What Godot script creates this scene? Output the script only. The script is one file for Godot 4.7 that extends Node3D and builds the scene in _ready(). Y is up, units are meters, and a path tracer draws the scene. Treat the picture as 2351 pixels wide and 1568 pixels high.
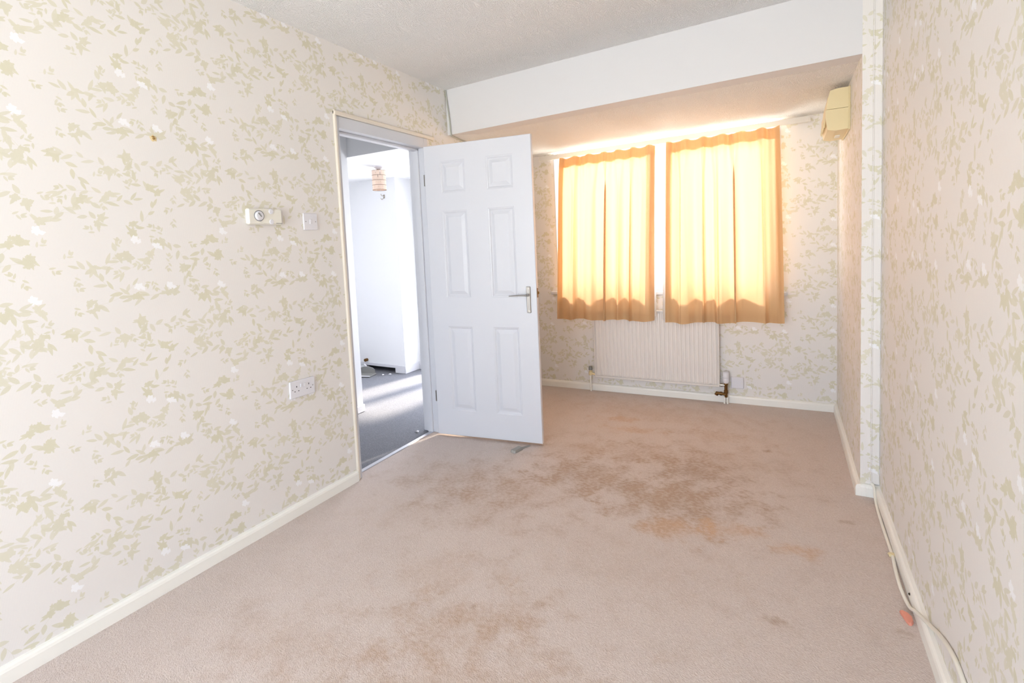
extends Node3D
# An empty bedroom: papered walls, stained beige carpet, open six-panel door to a sunlit hall, curtained window in a low alcove.

# ---- measures of the place (metres) ----
const H := 2.458          # room ceiling
const ZB := 1.048         # bulkhead face at the door wall
const ZP := 1.175         # bulkhead face / pier face at the right
const YB := 2.134         # underside of the bulkhead
const W := 2.563          # right wall
const WA := 2.485         # right wall inside the alcove
const ZWR := -0.122       # the window wall is a little out of square
const ZBACK := 6.5        # wall behind the camera
const DZ0 := 1.30         # door opening, hinge side
const DZ1 := 2.105        # door opening, latch side
const DH := 2.068         # top of the door opening
const CAM := Vector3(2.1697, 1.3143, 4.0821)

var M := {}
var taken := {}
var rng := RandomNumberGenerator.new()
var wall_frame: Transform3D   # along the window wall: x along it, z into the room

func _ready() -> void:
	rng.seed = 7
	# ---- camera ----
	var cam := Camera3D.new(); cam.name = "camera"; add_child(cam)
	cam.basis = Basis(Vector3.UP, deg_to_rad(29.1449)) * Basis(Vector3.RIGHT, deg_to_rad(-4.0046)) * Basis(Vector3.BACK, deg_to_rad(-2.5107))
	cam.position = CAM
	var f := 1138.12
	cam.near = 0.05; cam.far = 100.0
	cam.projection = Camera3D.PROJECTION_FRUSTUM
	cam.size = 1568.0 / f * 0.05
	cam.frustum_offset = Vector2((1175.5 - 1173.23) / f * 0.05, -(784.0 - 641.44) / f * 0.05)
	cam.current = true
	# ---- sky, sun, added fill lights at the openings, exposure ----
	var env := Environment.new()
	env.background_mode = Environment.BG_SKY
	var skym := ProceduralSkyMaterial.new()
	skym.sky_top_color = Color(0.78, 0.86, 1.0)
	skym.sky_horizon_color = Color(0.93, 0.96, 1.0)
	skym.ground_bottom_color = Color(0.80, 0.79, 0.75)
	skym.ground_horizon_color = Color(0.86, 0.86, 0.84)
	skym.sky_energy_multiplier = 2.3
	skym.ground_energy_multiplier = 3.7
	skym.sun_angle_max = 0.5
	var sky := Sky.new(); sky.sky_material = skym
	env.sky = sky
	env.tonemap_mode = Environment.TONE_MAPPER_LINEAR
	env.tonemap_exposure = 0.80
	env.sdfgi_enabled = true; env.ssao_enabled = true; env.ssil_enabled = true
	var we := WorldEnvironment.new(); we.name = "world"; we.environment = env; add_child(we)
	var sun := DirectionalLight3D.new(); sun.name = "sun"; add_child(sun)
	var el := deg_to_rad(42.0)
	var towards := Vector3(-0.22 * cos(el), -sin(el), 0.975 * cos(el)).normalized()
	sun.look_at_from_position(Vector3.ZERO, towards, Vector3.UP)
	sun.light_color = Color(1.0, 0.95, 0.87); sun.light_energy = 6.0
	sun.light_angular_distance = 7.0; sun.shadow_enabled = true
	fill_light("fill_back_window", Transform3D(Basis(), Vector3(1.35, 1.16, ZBACK - 0.03)), Vector2(1.9, 2.0), 7.6, Color(0.87, 0.935, 1.0))  # added area light inside the unseen back window, fills the room
	fill_light("fill_hall", Transform3D(Basis(Vector3.UP, PI), Vector3(-0.65, 0.80, -0.085)), Vector2(0.9, 1.2), 3.9, Color(0.97, 0.97, 1.0))  # added area light that brightens the hall, out of view
	wall_frame = Transform3D(Basis(Vector3(WA, 0, ZWR).normalized(), Vector3.UP, Vector3(-ZWR, 0, WA).normalized()), Vector3.ZERO)
	make_materials()
	build_shell()
	build_window()
	build_door()
	build_hall()
	build_curtains()
	build_radiator()
	build_fittings()
	build_floor_things()

func fill_light(called: String, t: Transform3D, size: Vector2, energy: float, c: Color) -> void:
	var l := AreaLight3D.new(); l.name = called; add_child(l)
	l.transform = t; l.area_size = size; l.light_energy = energy; l.light_color = c
	l.area_range = 14.0; l.area_attenuation = 2.0; l.shadow_enabled = true

# ======================================================================= helpers
func numbered(n: String) -> String:
	if not taken.has(n):
		taken[n] = 0
		return n
	taken[n] += 1
	return "%s_%03d" % [n, taken[n]]

func new_st() -> SurfaceTool:
	var st := SurfaceTool.new(); st.begin(Mesh.PRIMITIVE_TRIANGLES); return st

func obj(called: String, st: SurfaceTool, m: Material, parent: Node = null) -> MeshInstance3D:
	var o := MeshInstance3D.new()
	st.generate_tangents()
	o.mesh = st.commit(); o.material_override = m
	if parent == null:
		o.name = numbered(called); add_child(o)
	else:
		o.name = called; parent.add_child(o, true)
	return o

func struct(called: String, st: SurfaceTool, m: Material, label := "") -> MeshInstance3D:
	var o := obj(called, st, m); o.set_meta("kind", "structure")
	if label != "": o.set_meta("label", label)
	return o

func tag(o: Node, label: String, category: String, group := "") -> Node:
	o.set_meta("label", label); o.set_meta("category", category)
	if group != "": o.set_meta("group", group)
	return o

func thing(called: String, label: String, category: String, t := Transform3D(), group := "") -> Node3D:
	var o := Node3D.new(); o.name = numbered(called); add_child(o); o.transform = t
	tag(o, label, category, group)
	return o

func uv_of(p: Vector3, n: Vector3) -> Vector2:
	var a := n.abs()
	if a.y >= a.x and a.y >= a.z: return Vector2(p.x, p.z)
	if a.x >= a.z: return Vector2(-p.z * signf(n.x), -p.y)
	return Vector2(p.x * signf(n.z), -p.y)

func tri(st: SurfaceTool, a: Vector3, b: Vector3, c: Vector3, n: Vector3) -> void:
	var pts := [a, b, c]
	if (b - a).cross(c - a).dot(n) > 0.0: pts = [a, c, b]
	for p in pts:
		st.set_normal(n); var uv := uv_of(p, n); st.set_uv(uv); st.set_uv2(uv); st.add_vertex(p)

func quad(st: SurfaceTool, a: Vector3, b: Vector3, c: Vector3, d: Vector3, n: Vector3) -> void:
	tri(st, a, b, c, n); tri(st, a, c, d, n)

# quad with its own normal turned towards `out`
func facet(st: SurfaceTool, a: Vector3, b: Vector3, c: Vector3, d: Vector3, out: Vector3) -> void:
	var n := (c - a).cross(d - b).normalized()
	if n.dot(out) < 0.0: n = -n
	quad(st, a, b, c, d, n)

func box(st: SurfaceTool, lo: Vector3, hi: Vector3, t := Transform3D()) -> void:
	cbox(st, lo, hi, 0.0, t)

# box with chamfered edges
func cbox(st: SurfaceTool, lo: Vector3, hi: Vector3, r: float, t := Transform3D()) -> void:
	var c := (lo + hi) * 0.5
	var h := (hi - lo) * 0.5
	for ax in 3:
		var b := (ax + 1) % 3
		var d := (ax + 2) % 3
		for s: float in [-1.0, 1.0]:
			var q: Array[Vector3] = []
			for k: Vector2 in [Vector2(-1, -1), Vector2(1, -1), Vector2(1, 1), Vector2(-1, 1)]:
				var p := Vector3.ZERO
				p[ax] = s * h[ax]; p[b] = k.x * (h[b] - r); p[d] = k.y * (h[d] - r)
				q.append(t * (c + p))
			var n := Vector3.ZERO; n[ax] = s
			quad(st, q[0], q[1], q[2], q[3], (t.basis * n).normalized())
	if r <= 0.0: return
	for ax in 3:   # edges along ax
		var b := (ax + 1) % 3
		var d := (ax + 2) % 3
		for s1: float in [-1.0, 1.0]:
			for s2: float in [-1.0, 1.0]:
				var q: Array[Vector3] = []
				for k in [0, 1, 2, 3]:
					var p := Vector3.ZERO
					p[ax] = (-1.0 if k == 0 or k == 3 else 1.0) * (h[ax] - r)
					if k < 2:
						p[b] = s1 * h[b]; p[d] = s2 * (h[d] - r)
					else:
						p[b] = s1 * (h[b] - r); p[d] = s2 * h[d]
					q.append(t * (c + p))
				var n := Vector3.ZERO; n[b] = s1; n[d] = s2
				quad(st, q[0], q[1], q[2], q[3], (t.basis * n).normalized())
	for s1: float in [-1.0, 1.0]:
		for s2: float in [-1.0, 1.0]:
			for s3: float in [-1.0, 1.0]:
				var s := Vector3(s1, s2, s3)
				tri(st, t * (c + s * (h - Vector3(0, r, r))), t * (c + s * (h - Vector3(r, 0, r))), t * (c + s * (h - Vector3(r, r, 0))), (t.basis * s).normalized())

# a solid between a lower and an upper ring of points given in order (convex outline in plan)
func prism(st: SurfaceTool, low: Array, high: Array) -> void:
	var n := low.size()
	var mid := Vector3.ZERO
	for p: Vector3 in low: mid += p
	for p: Vector3 in high: mid += p
	mid /= 2.0 * n
	for i in n:
		var j := (i + 1) % n
		facet(st, low[i], low[j], high[j], high[i], (low[i] + high[j]) * 0.5 - mid)
	for i in range(1, n - 1):
		var a: Vector3 = (low[i] - low[0]).cross(low[i + 1] - low[0]).normalized()
		if a.dot(low[0] - mid) < 0.0: a = -a
		tri(st, low[0], low[i], low[i + 1], a)
		var b: Vector3 = (high[i] - high[0]).cross(high[i + 1] - high[0]).normalized()
		if b.dot(high[0] - mid) < 0.0: b = -b
		tri(st, high[0], high[i], high[i + 1], b)

func smooth_path(pts: Array, steps := 6) -> Array:
	var out := []
	for i in pts.size() - 1:
		var p0: Vector3 = pts[maxi(i - 1, 0)]
		var p1: Vector3 = pts[i]
		var p2: Vector3 = pts[i + 1]
		var p3: Vector3 = pts[mini(i + 2, pts.size() - 1)]
		for k in steps: out.append(p1.cubic_interpolate(p2, p0, p3, float(k) / steps))
	out.append(pts[-1])
	return out

func tube(st: SurfaceTool, pts: Array, r: float, sides := 10) -> void:
	var rings := []
	var up := Vector3.UP
	for i in pts.size():
		var d: Vector3 = (pts[mini(i + 1, pts.size() - 1)] - pts[maxi(i - 1, 0)]).normalized()
		if absf(d.dot(up)) > 0.95: up = Vector3.RIGHT if absf(d.x) < 0.9 else Vector3.BACK
		var a := d.cross(up).normalized()
		var b := a.cross(d).normalized()
		up = b
		var ring := []
		for k in sides:
			var an := TAU * k / sides
			ring.append(a * cos(an) + b * sin(an))
		rings.append(ring)
	for i in pts.size() - 1:
		for k in sides:
			var l := (k + 1) % sides
			strip(st, [pts[i] + rings[i][k] * r, pts[i] + rings[i][l] * r, pts[i + 1] + rings[i + 1][l] * r, pts[i + 1] + rings[i + 1][k] * r], [rings[i][k], rings[i][l], rings[i + 1][l], rings[i + 1][k]])
	for e: int in [0, pts.size() - 1]:
		var n: Vector3 = (pts[0] - pts[1]).normalized() if e == 0 else (pts[-1] - pts[-2]).normalized()
		for k in sides: tri(st, pts[e], pts[e] + rings[e][k] * r, pts[e] + rings[e][(k + 1) % sides] * r, n)

# a quad with a normal at each corner
func strip(st: SurfaceTool, p: Array, n: Array) -> void:
	var ids := [0, 1, 2, 0, 2, 3]
	var g: Vector3 = (p[2] - p[0]).cross(p[3] - p[1])
	if g.dot(n[0] + n[1] + n[2] + n[3]) > 0.0: ids = [0, 2, 1, 0, 3, 2]
	for k: int in ids:
		var uv := uv_of(p[k], n[k])
		st.set_normal(n[k]); st.set_uv(uv); st.set_uv2(uv); st.add_vertex(p[k])

# profile of (radius, height) turned round the y axis of t
func lathe(st: SurfaceTool, prof: Array, sides: int, t := Transform3D()) -> void:
	for i in prof.size() - 1:
		var a: Vector2 = prof[i]
		var b: Vector2 = prof[i + 1]
		var e := b - a
		if e.length() < 1e-6: continue
		var nr := Vector2(e.y, -e.x).normalized()
		for k in sides:
			var u := TAU * k / sides
			var v := TAU * (k + 1) / sides
			var cu := Vector3(cos(u), 0, sin(u))
			var cv := Vector3(cos(v), 0, sin(v))
			var pts := [t * (cu * a.x + Vector3.UP * a.y), t * (cv * a.x + Vector3.UP * a.y), t * (cv * b.x + Vector3.UP * b.y), t * (cu * b.x + Vector3.UP * b.y)]
			var nu: Vector3 = (t.basis * (cu * nr.x + Vector3.UP * nr.y)).normalized()
			var nv: Vector3 = (t.basis * (cv * nr.x + Vector3.UP * nr.y)).normalized()
			strip(st, pts, [nu, nv, nv, nu])

func turned(axis_y: Vector3, at: Vector3) -> Transform3D:
	var y := axis_y.normalized()
	var x := y.cross(Vector3(0.31, 0.77, 0.55)).normalized()
	return Transform3D(Basis(x, y, x.cross(y)), at)

# ======================================================================= materials
func mat(c: Color, rough := 0.6, metal := 0.0) -> StandardMaterial3D:
	var m := StandardMaterial3D.new(); m.albedo_color = c; m.roughness = rough; m.metallic = metal
	return m

func noise_tex(size: int, freq: float, seed_: int, oct := 3) -> NoiseTexture2D:
	var n := FastNoiseLite.new(); n.seed = seed_; n.frequency = freq; n.fractal_octaves = oct; n.noise_type = FastNoiseLite.TYPE_SIMPLEX_SMOOTH
	var t := NoiseTexture2D.new(); t.width = size; t.height = size; t.seamless = true; t.noise = n
	return t

func make_materials() -> void:
	M.paper = mat(Color.WHITE, 0.62)
	M.paper.albedo_texture = wallpaper_print()
	M.paper.uv1_scale = Vector3(1.0 / 0.62, 1.0 / 0.62, 1)
	M.carpet = carpet_material(Color(0.848, 0.798, 0.770), Color(0.778, 0.714, 0.680), 11)
	M.carpet.detail_enabled = true
	M.carpet.detail_albedo = carpet_stains()
	M.carpet.detail_uv_layer = BaseMaterial3D.DETAIL_UV_2
	M.carpet.detail_blend_mode = BaseMaterial3D.BLEND_MODE_MIX
	M.carpet.uv2_scale = Vector3(1.0 / 3.0, 1.0 / 7.4, 1); M.carpet.uv2_offset = Vector3(0.2 / 3.0, 0.5 / 7.4, 0)
	M.hall_carpet = carpet_material(Color(0.540, 0.545, 0.570), Color(0.410, 0.416, 0.445), 23)
	M.ceiling = mat(Color(0.960, 0.957, 0.955), 0.85)
	M.ceiling.uv1_scale = Vector3(2.2, 2.2, 1)
	M.ceiling.heightmap_enabled = true; M.ceiling.heightmap_texture = artex(); M.ceiling.heightmap_scale = 0.35
	M.plaster = mat(Color(0.868, 0.862, 0.866), 0.8)
	M.hall_paint = mat(Color(0.93, 0.935, 0.945), 0.7)
	M.outside = mat(Color(0.62, 0.50, 0.42), 0.9)
	M.gloss = mat(Color(0.850, 0.853, 0.876), 0.32)
	M.cream_gloss = mat(Color(0.968, 0.958, 0.930), 0.35)
	M.beading = mat(Color(0.910, 0.870, 0.812), 0.45)
	M.upvc = mat(Color(0.93, 0.93, 0.93), 0.3)
	M.glass = mat(Color(0.95, 0.98, 1.0, 0.06), 0.02)
	M.glass.transparency = BaseMaterial3D.TRANSPARENCY_ALPHA
	M.steel = mat(Color(0.62, 0.60, 0.58), 0.36, 0.9)
	M.silver = mat(Color(0.80, 0.80, 0.82), 0.3, 0.85)
	M.brass = mat(Color(0.45, 0.32, 0.16), 0.38, 0.8)
	M.chrome = mat(Color(0.75, 0.72, 0.68), 0.15, 1.0)
	M.plastic_white = mat(Color(0.90, 0.895, 0.915), 0.35)
	M.plastic_cream = mat(Color(0.93, 0.915, 0.870), 0.4)
	M.plastic_yellowed = mat(Color(0.90, 0.835, 0.66), 0.42)
	M.plastic_grey = mat(Color(0.52, 0.52, 0.51), 0.5)
	M.plastic_dark = mat(Color(0.12, 0.12, 0.13), 0.5)
	M.radiator = mat(Color(0.925, 0.900, 0.875), 0.38)
	M.cable_grey = mat(Color(0.70, 0.70, 0.66), 0.55)
	M.cable_white = mat(Color(0.94, 0.925, 0.88), 0.45)
	M.pink = mat(Color(0.88, 0.58, 0.50), 0.5)
	M.rubber = mat(Color(0.60, 0.59, 0.57), 0.6)
	M.track = mat(Color(0.92, 0.90, 0.87), 0.45)
	M.track.backlight_enabled = true; M.track.backlight = Color(0.6, 0.58, 0.55)
	M.cloth = mat(Color(0.87, 0.74, 0.56), 0.9)
	M.cloth.heightmap_enabled = true; M.cloth.heightmap_texture = weave(5); M.cloth.heightmap_scale = 0.05
	M.cloth.uv1_scale = Vector3(7, 7, 1)
	M.cloth.backlight_enabled = true; M.cloth.backlight = Color(0.76, 0.62, 0.485)
	M.cloth_double = mat(Color(0.87, 0.74, 0.56), 0.9)
	M.cloth_double.heightmap_enabled = true; M.cloth_double.heightmap_texture = M.cloth.heightmap_texture; M.cloth_double.heightmap_scale = 0.05
	M.cloth_double.uv1_scale = Vector3(7, 7, 1)
	M.cloth_double.backlight_enabled = true; M.cloth_double.backlight = Color(0.90, 0.74, 0.53)
	M.lining = mat(Color(0.93, 0.92, 0.90), 0.9); M.lining.backlight_enabled = true; M.lining.backlight = Color(0.9, 0.88, 0.85)
	M.shell = mat(Color(0.93, 0.86, 0.80), 0.35); M.shell.backlight_enabled = true; M.shell.backlight = Color(0.7, 0.62, 0.56)
	M.plug = mat(Color(0.66, 0.52, 0.30), 0.8)
	M.plaster_chip = mat(Color(0.88, 0.80, 0.62), 0.9)
	M.soot = mat(Color(0.30, 0.23, 0.15), 0.9)

func put_px(buf: PackedByteArray, n: int, x: int, y: int, c: Color, a: float) -> void:
	var i := (posmod(y, n) * n + posmod(x, n)) * 3
	buf[i] = int(lerpf(buf[i], c.r8, a)); buf[i + 1] = int(lerpf(buf[i + 1], c.g8, a)); buf[i + 2] = int(lerpf(buf[i + 2], c.b8, a))

func draw_leaf(buf: PackedByteArray, n: int, at: Vector2, dir: float, length: float, width: float, c: Color, a: float) -> void:
	var d := Vector2.from_angle(dir)
	var s := Vector2(-d.y, d.x)
	var mid := at + d * length * 0.5
	var r := int(length * 0.5 + width + 2)
	for y in range(int(mid.y) - r, int(mid.y) + r + 1):
		for x in range(int(mid.x) - r, int(mid.x) + r + 1):
			var v := Vector2(x, y) - at
			var t := v.dot(d) / length
			if t < 0.0 or t > 1.0: continue
			var half := width * 0.5 * pow(sin(PI * pow(t, 0.8)), 0.8)
			var k := clampf(half - absf(v.dot(s)) + 0.5, 0.0, 1.0)
			if k > 0.0: put_px(buf, n, x, y, c, k * a)

func draw_bloom(buf: PackedByteArray, n: int, at: Vector2, rad: float, petals: int, turn: float, squash: float, c: Color, a: float) -> void:
	var r := int(rad * 1.3 + 2)
	for y in range(int(at.y) - r, int(at.y) + r + 1):
		for x in range(int(at.x) - r, int(at.x) + r + 1):
			var v := (Vector2(x, y) - at).rotated(-turn)
			v.y /= squash
			var edge := rad * (0.86 + 0.14 * cos(petals * v.angle()) + 0.06 * cos(11.0 * v.angle() + turn))
			var k := clampf(edge - v.length() + 0.5, 0.0, 1.0)
			if k > 0.0: put_px(buf, n, x, y, c, k * a)

func draw_stem(buf: PackedByteArray, n: int, pts: PackedVector2Array, c: Color, a: float, wide: float) -> void:
	for p in pts:
		for dy in range(-2, 3):
			for dx in range(-2, 3):
				var q := Vector2(int(p.x) + dx, int(p.y) + dy)
				var k := clampf(wide - q.distance_to(p) + 0.5, 0.0, 1.0)
				if k > 0.0: put_px(buf, n, int(q.x), int(q.y), c, k * a)

# the print of the wallpaper: sprays of khaki leaves and blossoms on a pale ground
func wallpaper_print() -> ImageTexture:
	var n := 1024
	var ppm := n / 0.62
	var g := RandomNumberGenerator.new(); g.seed = 41
	var base := Color(0.920, 0.902, 0.886)
	var grain := FastNoiseLite.new(); grain.seed = 3; grain.frequency = 0.05
	var buf := PackedByteArray(); buf.resize(n * n * 3)
	for y in n:
		for x in n:
			var k := 0.012 * sin(TAU * x * 171.0 / n + 3.0 * sin(TAU * y * 3.0 / n)) + g.randf_range(-0.006, 0.006)
			var i := (y * n + x) * 3
			buf[i] = int(clampf(base.r + k, 0, 1) * 255); buf[i + 1] = int(clampf(base.g + k, 0, 1) * 255); buf[i + 2] = int(clampf(base.b + k, 0, 1) * 255)
	var tones := [Color(0.856, 0.836, 0.755), Color(0.866, 0.846, 0.772), Color(0.846, 0.826, 0.738)]
	var pale := Color(0.960, 0.955, 0.960)
	var cells := 5
	for cy in cells:
		for cx in cells:
			var at := Vector2((cx + 0.5 * (cy % 2) + g.randf_range(0.1, 0.9)) / cells, (cy + g.randf_range(0.15, 0.85)) / cells) * n
			var dir := g.randf_range(-0.5, 0.5) + (PI if (cx + cy) % 2 == 0 else 0.0) + g.randf_range(-0.7, 0.7)
			var bend := g.randf_range(-1.4, 1.4)
			var length := g.randf_range(0.11, 0.17) * ppm
			var tone: Color = tones[(cx * 2 + cy) % 3]
			var pts := PackedVector2Array()
			var p := at
			var d := dir
			var steps := int(length)
			for k in steps:
				p += Vector2.from_angle(d); d += bend / length
				pts.append(p)
			draw_stem(buf, n, pts, tone, 0.75, 0.55)
			var side := 1.0
			var k2 := int(length * 0.12)
			while k2 < steps:
				var td := (pts[k2] - pts[maxi(k2 - 3, 0)]).angle() if k2 > 0 else dir
				draw_leaf(buf, n, pts[k2], td + side * g.randf_range(0.4, 0.85), g.randf_range(0.026, 0.046) * ppm, g.randf_range(0.0105, 0.0155) * ppm, tone, g.randf_range(0.7, 0.95))
				side = -side
				k2 += int(g.randf_range(0.020, 0.038) * ppm)
			draw_leaf(buf, n, p, d, 0.034 * ppm, 0.010 * ppm, tone, 0.9)
			# a cluster of blossoms near the foot of the spray
			for b in 2 + g.randi() % 2:
				var q := at + Vector2.from_angle(g.randf() * TAU) * g.randf_range(0.006, 0.028) * ppm
				draw_bloom(buf, n, q, g.randf_range(0.0135, 0.0195) * ppm, 4 + g.randi() % 2, g.randf() * TAU, g.randf_range(0.65, 0.95), tone, 0.92)
				for l in 2:
					draw_leaf(buf, n, q, g.randf() * TAU, g.randf_range(0.022, 0.036) * ppm, 0.010 * ppm, tone, 0.85)
			# buds between
			for b in 2:
				var q2 := at + Vector2.from_angle(g.randf() * TAU) * g.randf_range(0.05, 0.09) * ppm
				var bd := g.randf() * TAU
				var sp := PackedVector2Array()
				for k in int(0.04 * ppm): sp.append(q2 - Vector2.from_angle(bd + 0.012 * k * 0.4) * k)
				draw_stem(buf, n, sp, tone, 0.6, 0.45)
				draw_bloom(buf, n, q2, 0.0085 * ppm, 3, bd, 0.8, tone, 0.9)
				for l in 3: draw_leaf(buf, n, q2 - Vector2.from_angle(bd) * (0.008 + 0.010 * l) * ppm, bd + (0.7 if l % 2 else -0.7), 0.020 * ppm, 0.007 * ppm, tone, 0.8)
			if (cx * 3 + cy * 2) % 6 == 0:
				var q3 := at + Vector2.from_angle(g.randf() * TAU) * 0.035 * ppm
				draw_bloom(buf, n, q3, 0.017 * ppm, 5, g.randf() * TAU, 0.8, pale, 0.95)
				draw_bloom(buf, n, q3 + Vector2(0.014, 0.008) * ppm, 0.011 * ppm, 4, g.randf() * TAU, 0.7, pale, 0.9)
	return ImageTexture.create_from_image(Image.create_from_data(n, n, false, Image.FORMAT_RGB8, buf))

func carpet_material(light: Color, dark: Color, seed_: int) -> StandardMaterial3D:
	var n := 512
	var g := RandomNumberGenerator.new(); g.seed = seed_
	var col := PackedByteArray(); col.resize(n * n * 3)
	var hgt := PackedByteArray(); hgt.resize(n * n)
	var val := PackedFloat32Array(); val.resize(n * n)
	for i in n * n: val[i] = g.randf()
	for y in n:
		for x in n:
			# short tufts: the grain is drawn out along one diagonal
			var v := (val[y * n + x] * 2.0 + val[y * n + (x + 1) % n] + val[((y + 1) % n) * n + (x + 1) % n] + val[((y + 1) % n) * n + (x + 2) % n]) / 5.0
			var t := clampf((v - 0.5) * 2.0 + 0.5, 0.0, 1.0)
			var c := dark.lerp(light, t)
			var i := (y * n + x)
			col[i * 3] = c.r8; col[i * 3 + 1] = c.g8; col[i * 3 + 2] = c.b8
			hgt[i] = int(t * 255)
	var m := mat(Color.WHITE, 0.95)
	m.albedo_texture = ImageTexture.create_from_image(Image.create_from_data(n, n, false, Image.FORMAT_RGB8, col))
	m.heightmap_enabled = true
	m.heightmap_texture = ImageTexture.create_from_image(Image.create_from_data(n, n, false, Image.FORMAT_L8, hgt))
	m.heightmap_scale = 0.12
	m.uv1_scale = Vector3(1.0 / 0.7, 1.0 / 0.7, 1)
	return m

# old spills and trodden dirt on the carpet, each where the photograph shows it
func carpet_stains() -> ImageTexture:
	var nx := 600
	var ny := 1480     # 5 mm a pixel, from (-0.2, -0.5)
	var dirt := FastNoiseLite.new(); dirt.seed = 9; dirt.frequency = 0.030; dirt.fractal_octaves = 5
	var fine := FastNoiseLite.new(); fine.seed = 17; fine.frequency = 0.16; fine.fractal_octaves = 3
	# x, z, half width, half depth, turn, strength, warmth
	var spots := [
		[1.70, 1.62, 0.26, 0.20, 0.3, 0.95, 0.2], [1.45, 1.58, 0.22, 0.10, 0.1, 0.60, 0.1], [1.20, 1.52, 0.30, 0.16, 0.2, 0.80, 0.1],
		[1.72, 1.25, 0.20, 0.14, -0.2, 0.75, 0.0], [1.40, 1.10, 0.34, 0.12, 0.2, 0.55, 0.3], [1.72, 1.86, 0.14, 0.09, 0.4, 0.65, 0.8],
		[1.95, 1.76, 0.13, 0.06, 0.2, 0.60, 0.9], [2.20, 1.80, 0.07, 0.05, 0.0, 0.65, 1.0], [1.08, 0.60, 0.12, 0.05, 0.1, 0.60, 0.9],
		[1.20, 0.78, 0.16, 0.05, 0.1, 0.55, 0.9], [1.78, 0.66, 0.22, 0.08, 0.0, 0.35, 0.5], [1.30, 0.35, 0.50, 0.20, 0.0, 0.30, 0.5],
		[0.55, 1.85, 0.30, 0.20, 0.3, 0.42, 0.2], [0.90, 1.85, 0.30, 0.16, 0.2, 0.42, 0.2], [0.80, 2.05, 0.30, 0.18, 0.0, 0.30, 0.1],
		[1.15, 2.76, 0.20, 0.14, 0.5, 0.38, 0.3], [1.30, 2.95, 0.34, 0.20, 0.4, 0.42, 0.3], [1.30, 2.62, 0.18, 0.08, 0.6, 0.30, 0.3],
		[0.95, 2.55, 0.20, 0.09, 0.4, 0.26, 0.5], [0.75, 3.05, 0.30, 0.14, 0.3, 0.28, 0.3], [0.50, 2.30, 0.18, 0.10, 0.2, 0.18, 0.3],
		[1.85, 1.10, 0.30, 0.25, 0.0, 0.32, 0.2], [0.95, 1.25, 0.30, 0.20, 0.0, 0.30, 0.3], [1.55, 2.15, 0.40, 0.22, 0.0, 0.14, 0.3],
		[2.06, 0.80, 0.025, 0.02, 0, 0.8, 0.1], [2.41, 1.49, 0.03, 0.015, 0, 0.8, 0.0], [1.16, 2.66, 0.018, 0.018, 0, 0.8, 0.0], [1.375, 2.55, 0.03, 0.02, 0, 0.7, 0.2],
		[2.13, 2.27, 0.025, 0.015, 0, 0.8, 0.0], [2.50, 2.15, 0.025, 0.02, 0, 1.0, 0.0], [1.62, 1.80, 0.02, 0.02, 0, 0.6, 0.2]]
	var buf := PackedByteArray(); buf.resize(nx * ny * 4)
	var brown := Color(0.600, 0.485, 0.375)
	var orange := Color(0.780, 0.600, 0.420)
	for j in ny:
		for i in nx:
			var p := Vector2(i * 0.005 - 0.2, j * 0.005 - 0.5)
			var w := dirt.get_noise_2d(i, j)
			var fw := fine.get_noise_2d(i, j * 1.4)
			var sum := 0.0
			var warm := 0.0
			for s in spots:
				var q := Vector2(p.x - s[0], p.y - s[1])
				if absf(q.x) > 0.9 or absf(q.y) > 0.9: continue
				q = q.rotated(s[4]); q = Vector2(q.x / s[2], q.y / s[3])
				var e := 1.0 - q.length() * 0.62 + w * 0.75 + fw * 0.25
				var a: float = smoothstep(-0.05, 0.95, e) * s[5]
				sum = 1.0 - (1.0 - sum) * (1.0 - a)
				warm += a * s[6]
			sum = clampf(sum * (0.82 + 0.5 * fw) + 0.16 * maxf(0.0, w + 0.35 * fw), 0.0, 0.92) * 0.72
			var c := brown.lerp(orange, clampf(warm / maxf(sum * 1.6, 0.01), 0.0, 1.0))
			var k := (j * nx + i) * 4
			buf[k] = c.r8; buf[k + 1] = c.g8; buf[k + 2] = c.b8; buf[k + 3] = int(sum * 255)
	return ImageTexture.create_from_image(Image.create_from_data(nx, ny, false, Image.FORMAT_RGBA8, buf))

# combed and stippled ceiling compound
func artex() -> ImageTexture:
	var n := 512
	var a := FastNoiseLite.new(); a.seed = 5; a.frequency = 0.045; a.fractal_octaves = 3
	var buf := PackedByteArray(); buf.resize(n * n)
	for y in n:
		for x in n:
			# torus in 3D space keeps the tile seamless
			var u := TAU * x / n
			var v := TAU * y / n
			var k := a.get_noise_3d(cos(u) * 150.0 + cos(v) * 40.0, sin(u) * 150.0 + sin(v) * 40.0, cos(v + 1.0) * 150.0 + sin(v) * 60.0)
			var r := pow(clampf(1.0 - absf(k) * 3.0, 0.0, 1.0), 2.0)
			buf[y * n + x] = int(r * 255)
	return ImageTexture.create_from_image(Image.create_from_data(n, n, false, Image.FORMAT_L8, buf))

func weave(seed_: int) -> ImageTexture:
	var n := 256
	var g := RandomNumberGenerator.new(); g.seed = seed_
	var across := PackedFloat32Array(); across.resize(n)
	var down := PackedFloat32Array(); down.resize(n)
	for i in n:
		across[i] = g.randf(); down[i] = g.randf()
	var buf := PackedByteArray(); buf.resize(n * n)
	for y in n:
		for x in n: buf[y * n + x] = int(255.0 * clampf(0.5 * across[y] + 0.4 * down[x] + 0.25 * g.randf() - 0.08, 0.0, 1.0))
	return ImageTexture.create_from_image(Image.create_from_data(n, n, false, Image.FORMAT_L8, buf))

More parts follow.
